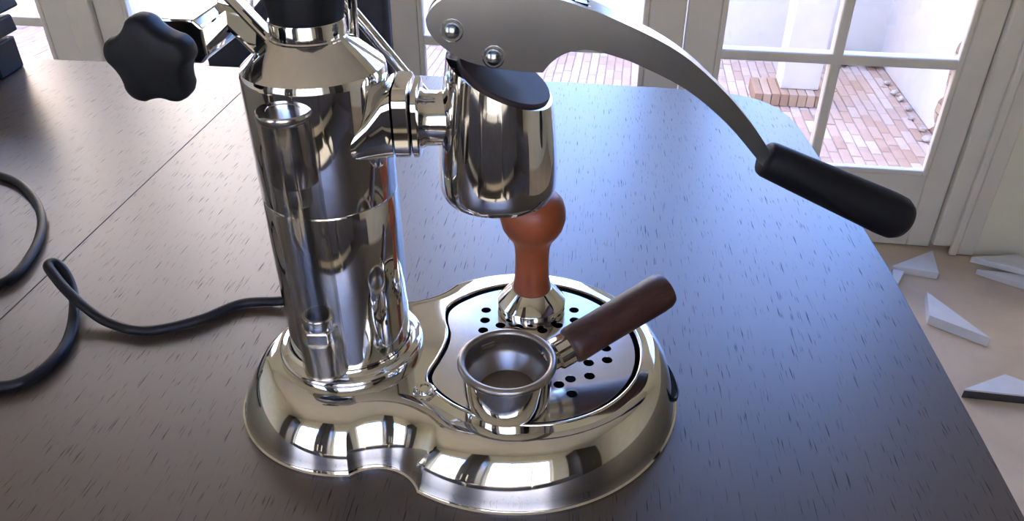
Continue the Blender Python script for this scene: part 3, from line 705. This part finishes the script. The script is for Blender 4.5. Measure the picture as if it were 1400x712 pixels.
# ------------------------------------------------------------------ portafilter
PFZ = PZ+0.0004; PF = V((-0.0030, 0.3755, PFZ))
pf = empty('portafilter', PF, 'steel portafilter with round basket and dark wooden handle lying on the drip tray', 'portafilter')
link('filter_holder', lathe(B(), [(0, 0), (0.0235, 0), (0.0258, 0.0012), (0.0272, 0.0045), (0.0280, 0.012), (0.0284, 0.0270), (0.0284, 0.0295), (0.0268, 0.0295), (0.0262, 0.020), (0.0262, 0.006), (0.0, 0.004)], PF, 80), 'chrome', pf, ang=35)
rim = [(0.0305+0.0, 0.0300)]
rp = [(0.0284, 0.0292)]+[(0.0287+0.0026*math.cos(a), 0.0322+0.0026*math.sin(a)) for a in [math.radians(-80+x*10) for x in range(0, 27)]]+[(0.0261, 0.029), (0.0259, 0.0205), (0.0245, 0.0185), (0.0188, 0.0100), (0.0180, 0.0092)]
fb = link('filter_basket', lathe(B(), rp, PF, 80), 'basket_steel', pf, ang=40)
link('basket_mesh', lathe(B(), [(0.0182, 0.0094), (0, 0.0092)], PF, 64), 'mesh_steel', fb)
h0 = PF+V((0.0235, 0.0130, 0.0205)); h1 = V((0.1050, 0.4350, 0.0850)); hd = (h1-h0).normalized(); hl = (h1-h0).length
m4 = axis_mat(h0, h1)
fer = link('ferrule', lathe(B(), [(0, 0), (0.0085, 0), (0.0085, 0.008), (0.0105, 0.0095), (0.0108, 0.0185), (0.0100, 0.0200), (0, 0.0200)], seg=48, mat4=m4, rfun=lambda a: 1+0.012*math.copysign(1, math.cos(16*a))), 'chrome', pf, ang=25)
link('handle', lathe(B(), [(0, 0.0195), (0.0105, 0.0195), (0.0121, 0.0210), (0.0127, 0.0240), (0.0125, 0.040), (0.0126, 0.060), (0.0130, hl-0.010), (0.0126, hl-0.004), (0.0112, hl-0.0008), (0.0085, hl), (0, hl+0.0004)], seg=48, mat4=m4), 'dark_wood', pf, ang=45)
for sgn in (-1, 1):
    pr = hd.copy(); pr.z = 0; pr.normalize(); pr = V((-pr.y, pr.x, 0))*sgn
    c = PF+pr*0.0285+V((0, 0, 0.0265))
    bm = B(); Rm = Matrix.Translation(c) @ Matrix.Rotation(math.atan2(pr.y, pr.x), 4, 'Z')
    box(bm, (-0.003, -0.007, -0.0025), (0.0045, 0.007, 0.0020), lambda p: Rm @ V(p))
    if sgn > 0: link('locking_ear', bm, 'chrome', pf, smooth=False, bevel=0.0008)
    else: bm.free()

# ------------------------------------------------------------------ things behind the table
ch = empty('dining_chair', (-0.36, 1.36, FZ), 'dark grey upholstered chair standing behind the table', 'chair')
CY = 1.30
bk = [(-0.520, -0.30), (-0.210, -0.30), (-0.205, -0.05), (-0.203, 0.10), (-0.215, 0.14), (-0.25, 0.155), (-0.32, 0.150), (-0.365, 0.115), (-0.400, 0.062), (-0.440, 0.023), (-0.490, -0.005), (-0.520, -0.03)]
link('backrest', prism(B(), [V((x, CY, z)) for x, z in bk], (0, 0.045, 0)), 'chair_fabric', ch, ang=40, bevel=0.010, bseg=3)
link('seat', box(B(), (-0.56, 1.205, -0.36), (-0.16, 1.60, -0.30)), 'chair_fabric', ch, smooth=False, bevel=0.015)
for x in (-0.54, -0.18):
    for y in (1.225, 1.58):
        link('leg', box(B(), (x-0.018, y-0.018, FZ), (x+0.018, y+0.018, -0.36)), 'black_plastic', ch, smooth=False)
# black clamp-like block at the table's far corner
bo_ = empty('black_device', (-0.800, 1.10, 0), 'black stacked plastic device standing at the far edge of the table', 'device')
for k, (z0, z1, x1, tl) in enumerate(((0.0, 0.046, -0.722, 0.10), (0.046, 0.072, -0.714, -0.12), (0.068, 0.105, -0.702, -0.28), (0.105, 0.16, -0.71, -0.1))):
    Rm = Matrix.Translation(V((-0.77, 1.10, (z0+z1)/2))) @ Matrix.Rotation(tl if k else 0, 4, 'Y')
    w = x1+0.77; h = (z1-z0)/2*(1.0 if k == 0 else 0.92)
    link('housing', box(B(), (-0.10, -0.03, -h), (w, 0.03, h), lambda p: Rm @ V(p)), 'black_plastic', bo_, smooth=False, bevel=0.003)

# ------------------------------------------------------------------ triangular offcuts on the floor
def tri(pts, h, label, z0=0.0, mat='offcut', tilt=None):
    c = V((sum(p[0] for p in pts)/3, sum(p[1] for p in pts)/3, FZ+z0))
    bm = prism(B(), [V((x, y, FZ+z0+0.0004)) for x, y in pts], (0, 0, h))
    if tilt:
        bmesh.ops.rotate(bm, verts=bm.verts, cent=c, matrix=Matrix.Rotation(tilt[1], 3, tilt[0]))
        zm = min(v.co.z for v in bm.verts); bmesh.ops.translate(bm, verts=bm.verts, vec=(0, 0, FZ+z0+0.0004-zm))
    o = link('triangular_offcut', bm, mat, None, smooth=False, base=c, bevel=0.0012)
    tag(o, label, 'offcut', 'white triangular offcuts on the floor')
    return o
def fl_(u, v, z=0.018):
    c, s = math.cos(PITCH), math.sin(PITCH); x = (u-700)/F_PX; y = (v-356)/F_PX
    d = V((x, c-y*s, -(s+y*c))); t = (FZ+z-CAM_Z)/d.z; return (d.x*t, d.y*t)
OFF = [([(0.990, 1.700), (1.095, 1.665), (1.128, 1.775)], 0.020, 'white triangular offcut near the door sill, its point towards the door frame'),
       ([(0.930, 1.560), (1.010, 1.675), (0.985, 1.685)], 0.020, 'white triangular offcut half hidden by the table edge'),
       ([(0.985, 1.478), (1.085, 1.392), (1.022, 1.575)], 0.026, 'thick white triangular offcut lying alone on the open floor'),
       ([(0.945, 1.225), (1.16, 1.190), (1.055, 1.272)], 0.024, 'white triangular offcut with a dark cut edge, nearest the table side'),
       ([(1.205, 1.690), (1.300, 1.610), (1.335, 1.660)], 0.016, 'lower of two white triangular offcuts lying together by the wall'),
       ([(1.200, 1.720), (1.345, 1.635), (1.330, 1.735)], 0.016, 'upper of two white triangular offcuts lying together by the wall')]
for i, (p, h, lab) in enumerate(OFF):
    if i == 5: tri(p, h, lab, z0=0.018)
    elif i == 3:
        o = tri(p, h-0.004, lab, mat='offcut_dark')
        link('painted_face', prism(B(), [V((x, y, FZ+h-0.0036)) for x, y in p], (0, 0, 0.004)), 'offcut', o, smooth=False)
    else: tri(p, h, lab)

# ------------------------------------------------------------------ behind the camera: invented furniture, there only for the chrome to reflect
added_sofa = empty('sofa', hw((-1.0, -2.9, FZ)), 'dark grey brown sofa under the rear windows', 'sofa')
hbox('seat_base', [((-2.3, -2.790, FZ+0.10), (0.3, -2.040, FZ+0.30))], 'sofa_cloth', added_sofa, bevel=0.03)
for a in (-2.28, -1.42, -0.56): hbox('seat_cushion', [((a, -2.690, FZ+0.305), (a+0.84, -2.020, FZ+0.45))], 'sofa_cloth', added_sofa, bevel=0.05)
for a in (-2.28, -1.42, -0.56): hbox('back_cushion', [((a, -2.890, FZ+0.455), (a+0.84, -2.695, FZ+0.80))], 'sofa_cloth', added_sofa, bevel=0.06)
for a in (-2.5, 0.305): hbox('armrest', [((a, -2.890, FZ+0.06), (a+0.19, -2.020, FZ+0.62))], 'sofa_cloth', added_sofa, bevel=0.05)
for a in (-2.4, 0.4):
    for b in (-2.790, -2.140): hbox('leg', [((a-0.02, b-0.02, FZ), (a+0.02, b+0.02, FZ+0.06))], 'black_plastic', added_sofa)

def cupboard(s0, s1, top, label):  # made-up cupboards, out of view, to darken what the base mirrors
    t = empty('tall_cupboard', hw(((s0+s1)/2, -3.15, FZ)), label, 'cupboard')
    hbox('carcass', [((s0, -3.39, FZ), (s1, -2.95, top))], 'cabinet_dark', t, bevel=0.004)
    m = (s0+s1)/2
    for a, b, k in ((s0+0.01, m-0.004, m-0.05), (m+0.004, s1-0.01, m+0.05)):
        d = hbox('door', [((a, -2.949, FZ+0.06), (b, -2.93, top-0.02))], 'cabinet_dark', t, bevel=0.002)
        hbox('handle', [((k-0.008, -2.929, 0.1), (k+0.008, -2.905, 0.3))], 'satin_steel', d)
cupboard(0.55, 1.55, 1.45, 'dark brown two door cupboard against the rear wall right of the windows')
cupboard(-3.55, -2.95, 1.45, 'dark brown narrow cupboard against the rear wall left of the windows')
cupboard(-1.72, -1.38, 1.40, 'dark brown slim cupboard between the two rear windows')
